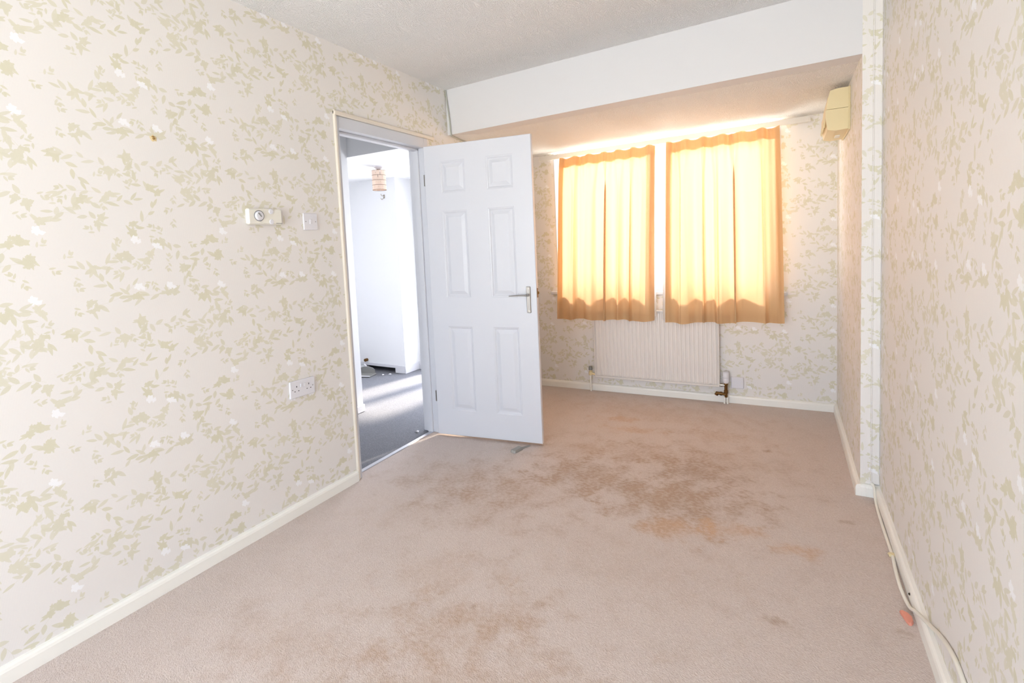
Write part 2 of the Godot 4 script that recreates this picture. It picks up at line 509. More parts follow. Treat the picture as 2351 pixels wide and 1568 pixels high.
# ======================================================================= the room
func build_shell() -> void:
	var st := new_st()
	box(st, Vector3(-0.06, -0.06, -0.13), Vector3(W + 0.1, 0, ZBACK + 0.1))
	struct("floor", st, M.carpet, "beige fitted carpet with brown stains in the alcove")
	# left wall, papered side
	st = new_st()
	box(st, Vector3(-0.06, 0, -0.30), Vector3(0, H, DZ0))
	box(st, Vector3(-0.06, DH, DZ0), Vector3(0, H, DZ1))
	box(st, Vector3(-0.06, 0, DZ1), Vector3(0, H, ZBACK))
	struct("wall_left", st, M.paper, "floral papered wall with the doorway")
	st = new_st()
	box(st, Vector3(W, 0, ZP - 0.05), Vector3(W + 0.1, H, ZBACK))
	struct("wall_right", st, M.paper, "floral papered wall nearest the camera")
	st = new_st()
	box(st, Vector3(WA, 0, -0.35), Vector3(W + 0.1, H, ZP))
	struct("wall_alcove", st, M.paper, "papered side wall of the alcove, standing proud of the right wall")
	# papered boxing in the corner beside the pier
	st = new_st()
	cbox(st, Vector3(2.530, 0.062, ZP - 0.01), Vector3(W, H, ZP + 0.007), 0.003)
	cbox(st, Vector3(2.526, 0.062, ZP - 0.01), Vector3(2.5325, H, ZP + 0.0095), 0.002)
	struct("trim_1", st, M.paper, "narrow papered pipe boxing in the corner of the pier")
	# back wall with an unseen window, reaching low to light the ceiling
	st = new_st()
	box(st, Vector3(-0.06, 0, ZBACK), Vector3(W + 0.1, 0.10, ZBACK + 0.12))
	box(st, Vector3(-0.06, 2.22, ZBACK), Vector3(W + 0.1, H, ZBACK + 0.12))
	box(st, Vector3(-0.06, 0.10, ZBACK), Vector3(0.36, 2.22, ZBACK + 0.12))
	box(st, Vector3(2.34, 0.10, ZBACK), Vector3(W + 0.1, 2.22, ZBACK + 0.12))
	struct("wall_back", st, M.paper, "papered wall behind the camera with an unseen window made low to light the ceiling")
	st = new_st()
	box(st, Vector3(-0.06, H, -0.35), Vector3(W + 0.1, H + 0.1, ZBACK + 0.12))
	struct("ceiling", st, M.ceiling, "white textured ceiling")
	# bulkhead between room and alcove; its face is a little out of square
	st = new_st()
	prism(st, [Vector3(0, YB, ZB), Vector3(WA, YB, ZP - 0.0005), Vector3(WA, YB, ZP - 0.12), Vector3(0, YB, ZB - 0.12)],
		[Vector3(0, H, ZB), Vector3(WA, H, ZP - 0.0005), Vector3(WA, H, ZP - 0.12), Vector3(0, H, ZB - 0.12)])
	struct("wall_bulkhead", st, M.plaster, "smooth white bulkhead above the alcove")
	st = new_st()
	var d := Vector3(0, 0, 0)
	prism(st, [Vector3(0, YB, ZB - 0.002), Vector3(WA, YB, ZP - 0.003), Vector3(WA, 2.142, ZWR + 0.001), Vector3(0, 2.088, 0.001)],
		[Vector3(0, 2.24, ZB - 0.002), Vector3(WA, 2.24, ZP - 0.003), Vector3(WA, 2.240, ZWR + 0.001), Vector3(0, 2.240, 0.001)])
	struct("ceiling_alcove", st, M.ceiling, "low textured ceiling of the alcove")
	# baseboards
	baseboard("baseboard_left", [Vector3(0, 0, ZBACK), Vector3(0, 0, 2.118)], Vector3.RIGHT)
	baseboard("baseboard_door", [Vector3(0, 0, 1.245), Vector3(0, 0, 0.0)], Vector3.RIGHT)
	baseboard("baseboard_window", [wall_frame * Vector3(0, 0, 0), wall_frame * Vector3(2.489, 0, 0)], wall_frame.basis.z)
	baseboard("baseboard_alcove", [Vector3(WA, 0, ZWR), Vector3(WA, 0, ZP + 0.0205)], Vector3.LEFT)
	baseboard("baseboard_pier", [Vector3(WA, 0, ZP), Vector3(W, 0, ZP)], Vector3.BACK)
	baseboard("baseboard_right", [Vector3(W, 0, ZP), Vector3(W, 0, ZBACK)], Vector3.LEFT)
	baseboard("baseboard_back", [Vector3(W, 0, ZBACK), Vector3(0, 0, ZBACK)], Vector3.FORWARD)

func baseboard(called: String, ends: Array, out: Vector3) -> void:
	var st := new_st()
	var prof := [Vector2(0, 0), Vector2(0.0205, 0), Vector2(0.0205, 0.044), Vector2(0.0175, 0.053), Vector2(0.0115, 0.0585), Vector2(0, 0.060)]
	var a: Vector3 = ends[0]
	var b: Vector3 = ends[1]
	var n := 24
	var wob := FastNoiseLite.new(); wob.seed = called.hash() % 1000; wob.frequency = 1.3
	for k in n:
		for i in prof.size() - 1:
			var q := []
			for e: Vector2i in [Vector2i(k, i), Vector2i(k + 1, i), Vector2i(k + 1, i + 1), Vector2i(k, i + 1)]:
				var p: Vector2 = prof[e.y]
				var w := 0.0 if e.x == 0 or e.x == n else 0.0016 * wob.get_noise_1d(e.x * 0.35) * (1.0 if p.x > 0.001 else 0.0)
				q.append(a.lerp(b, float(e.x) / n) + out * (p.x + w) + Vector3.UP * p.y)
			facet(st, q[0], q[1], q[2], q[3], out + Vector3.UP * (1.0 if i > 1 else 0.0) - Vector3.UP * (2.0 if i == 0 else 0.0))
	for e: Vector3 in [a, b]:
		var n2: Vector3 = (e - (b if e == a else a)).normalized()
		for i in range(1, prof.size() - 1):
			tri(st, e, e + out * prof[i].x + Vector3.UP * prof[i].y, e + out * prof[i + 1].x + Vector3.UP * prof[i + 1].y, n2)
	struct(called, st, M.cream_gloss)

# ======================================================================= window wall
const U0 := 0.362
const U1 := 2.142
const SILL := 0.872

func build_window() -> void:
	var st := new_st()
	var top := 2.46
	box(st, Vector3(-0.35, 0, -0.15), Vector3(2.489, SILL, 0))
	box(st, Vector3(-0.10, SILL, -0.15), Vector3(U0, top, 0))
	box(st, Vector3(U1, SILL, -0.15), Vector3(2.489, top, 0))
	box(st, Vector3(U0, 2.24, -0.15), Vector3(U1, top, 0))
	var w := struct("wall_window", st, M.paper, "floral papered wall round the curtained window")
	w.transform = wall_frame
	# frame, panes, sill
	var root := Node3D.new(); root.name = "window_1"; add_child(root); root.transform = wall_frame
	root.set_meta("kind", "structure"); root.set_meta("label", "white framed window behind the yellow curtains")
	st = new_st()
	var z0 := -0.150
	var z1 := -0.085
	cbox(st, Vector3(U0, SILL, z0), Vector3(U0 + 0.045, 2.24, z1), 0.004)
	cbox(st, Vector3(U1 - 0.045, SILL, z0), Vector3(U1, 2.24, z1), 0.004)
	cbox(st, Vector3(U0, SILL, z0), Vector3(U1, SILL + 0.05, z1), 0.004)
	cbox(st, Vector3(U0, 2.19, z0), Vector3(U1, 2.24, z1), 0.004)
	obj("window_frame", st, M.upvc, root)
	st = new_st()
	cbox(st, Vector3(1.280, SILL + 0.05, z0), Vector3(1.388, 2.19, z1), 0.004)  # unseen upright, placed to stop sun leaking through the curtain gap
	obj("added_mullion", st, M.upvc, root)
	for s: Vector2 in [Vector2(U0 + 0.045, 1.280), Vector2(1.388, U1 - 0.045)]:
		st = new_st()
		box(st, Vector3(s.x, SILL + 0.05, -0.120), Vector3(s.y, 2.19, -0.116))
		obj("pane", st, M.glass, root)
	st = new_st()
	cbox(st, Vector3(U0 - 0.055, SILL - 0.022, -0.085), Vector3(U1 + 0.035, SILL + 0.006, 0.036), 0.006)
	obj("window_sill", st, M.gloss, root)
	st = new_st()
	cbox(st, Vector3(U0 - 0.002, SILL, -0.085), Vector3(U0 + 0.012, 2.19, 0.0), 0.002)
	cbox(st, Vector3(U1 - 0.012, SILL, -0.085), Vector3(U1 + 0.002, 2.19, 0.0), 0.002)
	obj("reveal_board", st, M.gloss, root)
	# the unseen window behind the camera, enlarged downwards to brighten the ceiling
	var back := Node3D.new(); back.name = "window_2"; add_child(back)
	back.set_meta("kind", "structure"); back.set_meta("label", "unseen white framed window behind the camera, enlarged to light the ceiling")
	st = new_st()
	for a: Array in [[0.36, 0.10, 0.41, 2.22], [2.29, 0.10, 2.34, 2.22], [0.41, 0.10, 2.29, 0.16], [0.41, 2.17, 2.29, 2.22], [1.325, 0.16, 1.375, 2.17]]:
		cbox(st, Vector3(a[0], a[1], ZBACK + 0.04), Vector3(a[2], a[3], ZBACK + 0.10), 0.004)
	obj("window_frame", st, M.upvc, back)
	for s: Vector2 in [Vector2(0.41, 1.325), Vector2(1.375, 2.29)]:
		st = new_st()
		box(st, Vector3(s.x, 0.16, ZBACK + 0.068), Vector3(s.y, 2.17, ZBACK + 0.072))
		obj("pane", st, M.glass, back)

# ======================================================================= door and its frame
func build_door() -> void:
	var st := new_st()
	# lining round the opening with a rebate stop
	cbox(st, Vector3(-0.134, 0, DZ1 - 0.028), Vector3(0.004, DH, DZ1 + 0.002), 0.003)
	cbox(st, Vector3(-0.134, 0, DZ0), Vector3(0.004, DH, 1.340), 0.003)
	cbox(st, Vector3(-0.134, 2.000, 1.3385), Vector3(0.0035, DH, DZ1 - 0.0265), 0.003)
	cbox(st, Vector3(-0.090, 0, DZ1 - 0.042), Vector3(-0.045, 2.0, DZ1 - 0.027), 0.003)
	cbox(st, Vector3(-0.090, 0, 1.339), Vector3(-0.045, 2.0, 1.353), 0.003)
	cbox(st, Vector3(-0.090, 1.985, 1.33), Vector3(-0.045, 2.001, DZ1 - 0.02), 0.003)
	struct("trim_2", st, M.gloss, "white door lining with stop bead")
	# cream beading on the wall round the lining
	st = new_st()
	cbox(st, Vector3(0, 0, DZ1 - 0.006), Vector3(0.016, 2.095, DZ1 + 0.014), 0.005)
	cbox(st, Vector3(0, 2.066, 1.235), Vector3(0.020, 2.090, DZ1 + 0.014), 0.005)
	struct("trim_3", st, M.beading, "cream beading round the doorway")
	# threshold strip
	st = new_st()
	cbox(st, Vector3(-0.075, -0.002, 1.340), Vector3(-0.045, 0.005, DZ1 - 0.028), 0.002)
	struct("trim_4", st, M.silver, "thin silver threshold strip between the two carpets")
	# the leaf
	var root := Node3D.new(); root.name = "door_1"; add_child(root)
	root.set_meta("kind", "structure"); root.set_meta("label", "open white six-panel door with a satin lever handle")
	var an := deg_to_rad(98.60)
	var dd := Vector3(sin(an), 0, cos(an))
	var dn := Vector3(-cos(an), 0, sin(an))
	root.transform = Transform3D(Basis(dd, Vector3.UP, dn), Vector3(0.030, 0.016, 1.384))
	var wd := 0.762
	var ht := 1.981
	var th := 0.035
	var xs := [0.0, 0.120, 0.302, 0.452, 0.634, wd]
	var ys := [0.0, 0.176, 0.762, 0.958, 1.542, 1.662, 1.872, ht]
	st = new_st()
	for i in 5:
		for j in 7:
			if i % 2 == 1 and j % 2 == 1: continue
			for s: float in [0.0, -th]:
				var e := 0.003
				var x0: float = xs[i] + (e if i == 0 else 0.0)
				var x1: float = xs[i + 1] - (e if i == 4 else 0.0)
				var y0: float = ys[j] + (e if j == 0 else 0.0)
				var y1: float = ys[j + 1] - (e if j == 6 else 0.0)
				quad(st, Vector3(x0, y0, s), Vector3(x1, y0, s), Vector3(x1, y1, s), Vector3(x0, y1, s), Vector3(0, 0, 1 if s == 0.0 else -1))
	var c := 0.003
	for s: float in [0.0, 1.0]:
		var z := -s * th
		var zi := z + (c if s == 1.0 else -c)
		var o := Vector3(0, 0, 1.0 - 2.0 * s)
		facet(st, Vector3(c, c, z), Vector3(wd - c, c, z), Vector3(wd, 0, zi), Vector3(0, 0, zi), o + Vector3.DOWN)
		facet(st, Vector3(c, ht - c, z), Vector3(wd - c, ht - c, z), Vector3(wd, ht, zi), Vector3(0, ht, zi), o + Vector3.UP)
		facet(st, Vector3(c, c, z), Vector3(c, ht - c, z), Vector3(0, ht, zi), Vector3(0, 0, zi), o + Vector3.LEFT)
		facet(st, Vector3(wd - c, c, z), Vector3(wd - c, ht - c, z), Vector3(wd, ht, zi), Vector3(wd, 0, zi), o + Vector3.RIGHT)
	var za := -c
	var zb := -th + c
	quad(st, Vector3(0, 0, za), Vector3(wd, 0, za), Vector3(wd, 0, zb), Vector3(0, 0, zb), Vector3.DOWN)
	quad(st, Vector3(0, ht, za), Vector3(wd, ht, za), Vector3(wd, ht, zb), Vector3(0, ht, zb), Vector3.UP)
	quad(st, Vector3(0, 0, za), Vector3(0, ht, za), Vector3(0, ht, zb), Vector3(0, 0, zb), Vector3.LEFT)
	quad(st, Vector3(wd, 0, za), Vector3(wd, ht, za), Vector3(wd, ht, zb), Vector3(wd, 0, zb), Vector3.RIGHT)
	obj("leaf", st, M.gloss, root)
	for j in [1, 3, 5]:
		for i in [1, 3]:
			st = new_st()
			for s: float in [1.0, -1.0]:
				var zf := 0.0 if s > 0 else -th
				# rings of the moulding: inset, depth
				var rings := [Vector2(0, 0), Vector2(0.003, 0.002), Vector2(0.008, 0.003), Vector2(0.016, 0.0095), Vector2(0.022, 0.0095), Vector2(0.044, 0.0015), Vector2(0.047, 0.0015)]
				for k in rings.size() - 1:
					var r0: Vector2 = rings[k]
					var r1: Vector2 = rings[k + 1]
					var A := ring_pts(xs[i], xs[i + 1], ys[j], ys[j + 1], r0.x, zf - s * r0.y)
					var B := ring_pts(xs[i], xs[i + 1], ys[j], ys[j + 1], r1.x, zf - s * r1.y)
					for q in 4: facet(st, A[q], A[(q + 1) % 4], B[(q + 1) % 4], B[q], Vector3(0, 0, s))
				var F := ring_pts(xs[i], xs[i + 1], ys[j], ys[j + 1], 0.047, zf - s * 0.0015)
				quad(st, F[0], F[1], F[2], F[3], Vector3(0, 0, s))
			obj("panel", st, M.gloss, root)
	# lever handles on long plates, both faces
	for s: float in [1.0, -1.0]:
		var zf := 0.0 if s > 0 else -th
		st = new_st()
		var zz := [zf, zf + s * 0.008]
		cbox(st, Vector3(0.694, 0.858, minf(zz[0], zz[1])), Vector3(0.722, 1.028, maxf(zz[0], zz[1])), 0.003)
		var h := obj("handle", st, M.steel, root)
		h.set_meta("label", "satin metal lever handle on a long plate")
		st = new_st()
		tube(st, [Vector3(0.708, 0.974, zf), Vector3(0.708, 0.974, zf + s * 0.040)], 0.009, 14)
		var path := smooth_path([Vector3(0.712, 0.974, zf + s * 0.046), Vector3(0.690, 0.975, zf + s * 0.048), Vector3(0.650, 0.974, zf + s * 0.047), Vector3(0.590, 0.9715, zf + s * 0.046)], 6)
		for k in path.size() - 1:
			var t0 := 1.0 - 0.45 * float(k) / path.size()
			var t1 := 1.0 - 0.45 * float(k + 1) / path.size()
			var p0: Vector3 = path[k]
			var p1: Vector3 = path[k + 1]
			for e: Array in [[Vector3(0, 0.006, 0), Vector3(0, 0, 0.008)], [Vector3(0, 0, 0.008), Vector3(0, -0.006, 0)], [Vector3(0, -0.006, 0), Vector3(0, 0, -0.008)], [Vector3(0, 0, -0.008), Vector3(0, 0.006, 0)]]:
				strip(st, [p0 + e[0] * t0, p0 + e[1] * t0, p1 + e[1] * t1, p1 + e[0] * t1], [e[0].normalized(), e[1].normalized(), e[1].normalized(), e[0].normalized()])
		obj("lever", st, M.steel, h)
		st = new_st()
		for yy: float in [0.872, 1.014]: lathe(st, [Vector2(0.004, 0.0), Vector2(0.0035, 0.0012), Vector2(0, 0.0014)], 10, turned(Vector3(0, 0, s), Vector3(0.708, yy, zf + s * 0.008)))
		obj("screw", st, M.chrome, h)
	st = new_st()
	cbox(st, Vector3(wd - 0.001, 0.955, -0.028), Vector3(wd + 0.0015, 1.015, -0.008), 0.0005)
	cbox(st, Vector3(wd, 0.976, -0.024), Vector3(wd + 0.011, 0.994, -0.012), 0.003)
	obj("latch", st, M.brass, root)
	for yy: float in [0.23, 1.72]:
		st = new_st()
		tube(st, [Vector3(-0.010, yy, -0.030), Vector3(-0.010, yy + 0.075, -0.030)], 0.006, 12)
		cbox(st, Vector3(-0.010, yy, -0.032), Vector3(0.0005, yy + 0.075, -0.004), 0.0005)
		obj("hinge", st, M.steel, root)

func ring_pts(x0: float, x1: float, y0: float, y1: float, inset: float, z: float) -> Array:
	return [Vector3(x0 + inset, y0 + inset, z), Vector3(x1 - inset, y0 + inset, z), Vector3(x1 - inset, y1 - inset, z), Vector3(x0 + inset, y1 - inset, z)]

# ======================================================================= the hall beyond the door
func build_hall() -> void:
	var st := new_st()
	box(st, Vector3(-2.5, -0.06, -0.16), Vector3(-0.0601, -0.001, 3.6))
	struct("floor_hall", st, M.hall_carpet, "dark grey carpet of the hall")
	st = new_st()   # back of the door wall
	box(st, Vector3(-0.130, 0, -0.30), Vector3(-0.0601, 2.45, DZ0))
	box(st, Vector3(-0.130, DH, DZ0), Vector3(-0.0601, 2.45, DZ1))
	box(st, Vector3(-0.130, 0, DZ1), Vector3(-0.0601, 2.45, 3.6))
	struct("wall_hall_right", st, M.hall_paint)
	st = new_st()   # opposite wall of the corridor, ends in a corner
	box(st, Vector3(-0.98, 0, 1.205), Vector3(-0.875, 2.45, 3.6))
	struct("wall_hall_left", st, M.hall_paint, "white hall wall ending in a corner")
	st = new_st()
	box(st, Vector3(-2.5, 0, 1.205), Vector3(-0.9795, 2.45, 1.30))
	box(st, Vector3(-2.5, 0, -0.16), Vector3(-2.4, 2.45, 1.21))
	struct("wall_hall_far", st, M.hall_paint)
	st = new_st()
	box(st, Vector3(-0.98, 0, 3.5), Vector3(-0.06, 2.45, 3.6))
	struct("wall_hall_back", st, M.hall_paint)
	st = new_st()
	box(st, Vector3(-2.5, 2.060, -0.16), Vector3(-0.13, 2.45, 1.205))
	struct("ceiling_hall_soffit", st, M.hall_paint, "lowered white hall ceiling")
	st = new_st()
	box(st, Vector3(-2.5, 2.40, 1.2), Vector3(-0.06, 2.50, 3.6))
	struct("ceiling_hall", st, M.hall_paint)
	# partition with the missing plinth, its pier and the front wall with a glazed opening
	st = new_st()
	box(st, Vector3(-2.40, 0.080, 0.085), Vector3(-1.353, 2.06, 0.130))
	box(st, Vector3(-2.40, 0, 0.085), Vector3(-1.93, 0.081, 0.130))
	box(st, Vector3(-1.50, 0, 0.085), Vector3(-1.353, 0.081, 0.130))
	box(st, Vector3(-1.40, 0, -0.10), Vector3(-1.353, 2.06, 0.09))
	struct("wall_hall_partition", st, M.hall_paint, "white hall partition with a gap at the floor")
	st = new_st()
	cbox(st, Vector3(-2.05, 0.052, 0.120), Vector3(-1.349, 0.086, 0.140), 0.004)
	cbox(st, Vector3(-1.49, 0, 0.120), Vector3(-1.349, 0.060, 0.1395), 0.004)
	cbox(st, Vector3(-1.36, 0, -0.10), Vector3(-1.347, 0.086, 0.1395), 0.004)
	struct("baseboard_hall_partition", st, M.gloss)
	st = new_st()
	cbox(st, Vector3(-0.985, 0, 1.193), Vector3(-0.863, 0.062, 3.5), 0.006)
	struct("baseboard_hall_left", st, M.gloss)
	st = new_st()
	var zf := -0.10
	box(st, Vector3(-1.40, 0, -0.16), Vector3(-1.20, 2.06, zf))
	box(st, Vector3(-0.16, 0, -0.16), Vector3(-0.129, 2.06, zf))
	box(st, Vector3(-1.20, 0, -0.16), Vector3(-0.16, 0.12, zf))
	box(st, Vector3(-1.20, 1.40, -0.16), Vector3(-0.16, 2.06, zf))  # unseen lintel kept low so the sun patch ends on the hall floor
	box(st, Vector3(-2.50, 0, -0.16), Vector3(-1.39, 2.06, zf))
	struct("wall_hall_front", st, M.hall_paint)
	st = new_st()
	cbox(st, Vector3(-1.36, 0, -0.105), Vector3(-1.195, 0.06, -0.084), 0.004)
	struct("baseboard_hall_front", st, M.gloss)
	var root := Node3D.new(); root.name = "door_2"; add_child(root)
	root.set_meta("kind", "structure"); root.set_meta("label", "unseen white glazed front door of the hall, shaped to stripe the sun")
	st = new_st()
	for x: Vector2 in [Vector2(-1.20, -1.15), Vector2(-0.86, -0.70), Vector2(-0.30, -0.17), Vector2(-0.20, -0.16)]:  # unseen bars, spaced to cast the stripes of sun in the hall
		cbox(st, Vector3(x.x, 0.12, -0.155), Vector3(x.y, 1.40, -0.110), 0.004)
	cbox(st, Vector3(-1.20, 0.12, -0.155), Vector3(-0.16, 0.20, -0.110), 0.004)
	obj("frame", st, M.upvc, root)
	for x: Vector2 in [Vector2(-1.15, -0.86), Vector2(-0.70, -0.30)]:
		st = new_st()
		box(st, Vector3(x.x, 0.20, -0.136), Vector3(x.y, 1.40, -0.132))
		obj("pane", st, M.glass, root)
	# pipe stub at the foot of the partition
	st = new_st()
	tube(st, [Vector3(-1.905, 0.112, 0.125), Vector3(-1.905, 0.112, 0.165)], 0.017, 16)
	tag(obj("pipe_stub", st, M.brass), "short brown pipe end sticking out of the white hall partition", "pipe")
	# a dustpan pushed against the gap
	var dp := thing("dustpan", "grey plastic dustpan on the dark hall carpet by the partition", "dustpan", Transform3D(Basis(Vector3.UP, 0.25), Vector3(-1.74, 0.0, 0.34)))
	st = new_st()
	cbox(st, Vector3(-0.13, 0.002, -0.07), Vector3(0.10, 0.012, 0.075), 0.003)
	obj("pan", st, M.plastic_grey, dp)
	st = new_st()
	var arc := []
	for k in 9:
		var a := PI * k / 8.0
		arc.append(Vector2(0.10 * cos(a) - 0.015, 0.070 * pow(sin(a), 0.6)))
	for k in 8:
		for zz: Vector2 in [Vector2(-0.075, -0.065)]:
			quad(st, Vector3(arc[k].x, 0.01, zz.y), Vector3(arc[k + 1].x, 0.01, zz.y), Vector3(arc[k + 1].x, 0.01 + arc[k + 1].y, zz.y), Vector3(arc[k].x, 0.01 + arc[k].y, zz.y), Vector3.BACK)
			quad(st, Vector3(arc[k].x, 0.01, zz.x), Vector3(arc[k + 1].x, 0.01, zz.x), Vector3(arc[k + 1].x, 0.01 + arc[k + 1].y, zz.x), Vector3(arc[k].x, 0.01 + arc[k].y, zz.x), Vector3.FORWARD)
			facet(st, Vector3(arc[k].x, 0.01 + arc[k].y, zz.x), Vector3(arc[k + 1].x, 0.01 + arc[k + 1].y, zz.x), Vector3(arc[k + 1].x, 0.01 + arc[k + 1].y, zz.y), Vector3(arc[k].x, 0.01 + arc[k].y, zz.y), Vector3(arc[k].x + 0.015, arc[k].y, 0))
	obj("back_wall", st, M.plastic_grey, dp)
	st = new_st()
	cbox(st, Vector3(-0.13, 0.010, 0.066), Vector3(0.10, 0.016, 0.078), 0.002)
	obj("lip", st, M.plastic_white, dp)
	st = new_st()
	tube(st, smooth_path([Vector3(-0.02, 0.055, -0.07), Vector3(-0.05, 0.070, -0.12), Vector3(-0.10, 0.075, -0.17)], 5), 0.010, 10)
	obj("handle", st, M.plastic_white, dp)
	# litter in the gap
	var litter := [[Vector3(-1.56, 0.002, 0.26), 0.3, "crumpled white paper scrap on dark carpet beside the dustpan"], [Vector3(-1.50, 0.002, 0.215), 1.2, "tiny white paper scrap near the partition corner"], [Vector3(-0.16, 0.002, 1.39), 0.8, "small white scrap on the hall carpet by the door jamb"]]
	for l in litter:
		st = new_st()
		for k in 5:
			var a := TAU * k / 5.0
			var b := TAU * (k + 1) / 5.0
			var r := 0.016 + 0.006 * sin(k * 2.3)
			var r2 := 0.016 + 0.006 * sin(((k + 1) % 5) * 2.3)
			facet(st, Vector3(0, 0.012, 0), Vector3(r * cos(a), 0.004, r * sin(a)), Vector3(r2 * cos(b), 0.002, r2 * sin(b)), Vector3(0.001, 0.011, 0.001), Vector3.UP)
			facet(st, Vector3(0, 0.0, 0), Vector3(r * cos(a), 0.004, r * sin(a)), Vector3(r2 * cos(b), 0.002, r2 * sin(b)), Vector3(0.001, 0.0, 0.001), Vector3.DOWN)
		var o := obj("paper_scrap", st, M.plastic_white); o.position = l[0]; o.rotation.y = l[1]
		tag(o, l[2], "scrap", "paper scraps in the hall")
	# pendant lamp with rows of shell plates
	var lamp := thing("pendant_lamp", "small cylindrical pendant lamp of cream shell plates in the hall", "lamp", Transform3D(Basis(), Vector3(-0.995, 2.060, 0.735)))
	st = new_st()
	lathe(st, [Vector2(0, -0.030), Vector2(0.018, -0.028), Vector2(0.042, -0.008), Vector2(0.045, 0.0)], 24)
	obj("ceiling_rose", st, M.plastic_white, lamp)
	st = new_st()
	tube(st, [Vector3(0, -0.028, 0), Vector3(0, -0.060, 0)], 0.004, 8)
	lathe(st, [Vector2(0, -0.095), Vector2(0.016, -0.095), Vector2(0.016, -0.060), Vector2(0, -0.052)], 16)
	obj("lamp_holder", st, M.plastic_dark, lamp)
	var frame := new_st()
	for k in 5:
		var ring := []
		for q in 25: ring.append(Vector3(0.060 * cos(TAU * q / 24.0), -0.040 - 0.0425 * k, 0.060 * sin(TAU * q / 24.0)))
		tube(frame, ring, 0.0016, 6)
	for q in 3:
		var a := TAU * q / 3.0
		tube(frame, [Vector3(0.014 * cos(a), -0.062, 0.014 * sin(a)), Vector3(0.060 * cos(a), -0.040, 0.060 * sin(a))], 0.0014, 6)
	var shade := obj("lamp_shade", frame, M.brass, lamp)
	var plate := new_st()
	for k in 3:
		var a0 := -0.29 + 0.58 * k / 3.0
		var a1 := -0.29 + 0.58 * (k + 1) / 3.0
		for s: float in [0.0605, 0.0590]:
			var o := 1.0 if s > 0.06 else -1.0
			facet(plate, Vector3(s * sin(a0), 0, s * cos(a0)), Vector3(s * sin(a1), 0, s * cos(a1)), Vector3(s * sin(a1), -0.040, s * cos(a1)), Vector3(s * sin(a0), -0.040, s * cos(a0)), Vector3(sin(a0) * o, 0, cos(a0) * o))
	var plate_mesh := plate.commit()
	for row in 4:
		for k in 10:
			var o := MeshInstance3D.new(); o.name = "shell_plate"; o.mesh = plate_mesh; o.material_override = M.shell
			shade.add_child(o, true)
			o.transform = Transform3D(Basis(Vector3.UP, TAU * (k + 0.5 * (row % 2)) / 10.0), Vector3(0, -0.041 - 0.0425 * row, 0))
	# coat hook on the partition
	st = new_st()
	cbox(st, Vector3(-1.52, 1.855, 0.128), Vector3(-1.50, 1.895, 0.136), 0.002)
	tube(st, smooth_path([Vector3(-1.51, 1.885, 0.135), Vector3(-1.51, 1.880, 0.165), Vector3(-1.51, 1.900, 0.178)], 4), 0.004, 8)
	tube(st, smooth_path([Vector3(-1.51, 1.868, 0.135), Vector3(-1.515, 1.842, 0.158), Vector3(-1.52, 1.856, 0.172)], 4), 0.004, 8)
	tag(obj("coat_hook", st, M.chrome), "small metal coat hook on the white hall partition", "hook")
	# strike plate edge on the latch jamb
	st = new_st()
	cbox(st, Vector3(-0.042, 0.955, DZ1 - 0.030), Vector3(-0.012, 1.035, DZ1 - 0.0275), 0.0005)
	tag(obj("strike_plate", st, M.steel), "small metal strike plate in the latch side door lining", "strike plate")

# ======================================================================= curtains and track
func curtain_point(cd: Dictionary, s: float, t: float, off: float) -> Vector3:
	# s across 0..1, t down 0..1
	var l: float = lerpf(cd.tl, cd.bl, pow(t, 0.8))
	var r: float = lerpf(cd.tr, cd.br, pow(t, 0.8))
	var top: float = lerpf(cd.ytl, cd.ytr, s) + 0.006 * sin(s * cd.ruffles * TAU * 0.5 + 1.0)
	var bot: float = lerpf(cd.ybl, cd.ybr, s) + 0.006 * sin(s * 17.0 + float(cd.seed))
	var ph: float = cd.phase
	var amp := lerpf(0.010, 0.030, smoothstep(0.0, 0.7, t))
	var warp := s + 0.035 * sin(s * 9.0 + ph) + 0.02 * sin(s * 23.0 + 2.0 * ph)
	var wave := sin(warp * cd.folds * TAU + ph + 0.5 * sin(t * 2.2 + s * 6.0))
	wave = signf(wave) * pow(absf(wave), 0.75)
	var fine: float = 0.5 * sin(warp * cd.folds * 2.3 * TAU + ph * 2.0) * (1.0 - 0.5 * t)
	var ruff: float = 0.006 * sin(s * cd.ruffles * TAU) * (1.0 - smoothstep(0.0, 0.25, t))
	var z := 0.112 + amp * (wave + fine) * 0.85 + ruff + off
	var over := 0.010 + 0.016 * (0.5 + 0.5 * sin(s * 11.0 + ph * 3.0))   # some folds lap over themselves
	var x := lerpf(l, r, s) + over * cos(warp * cd.folds * TAU + ph) * smoothstep(0.02, 0.25, t) * smoothstep(0.0, 0.12, s) * smoothstep(0.0, 0.12, 1.0 - s)
	return Vector3(x, lerpf(top, bot, t), z)

func curtain_sheet(cd: Dictionary, s0: float, s1: float, t0: float, t1: float, off: float, ns: int, nt: int) -> SurfaceTool:
	var st := new_st()
	st.set_smooth_group(0)
	for j in nt + 1:
		for i in ns + 1:
			var s := lerpf(s0, s1, float(i) / ns)
			var t := lerpf(t0, t1, float(j) / nt)
			st.set_uv(Vector2(s * 0.9, t * 1.4)); st.set_uv2(Vector2(s, t))
			st.add_vertex(curtain_point(cd, s, t, off))
	for j in nt:
		for i in ns:
			var a := j * (ns + 1) + i
			for k: int in [a, a + 1, a + ns + 2, a, a + ns + 2, a + ns + 1]: st.add_index(k)
	st.generate_normals()
	return st

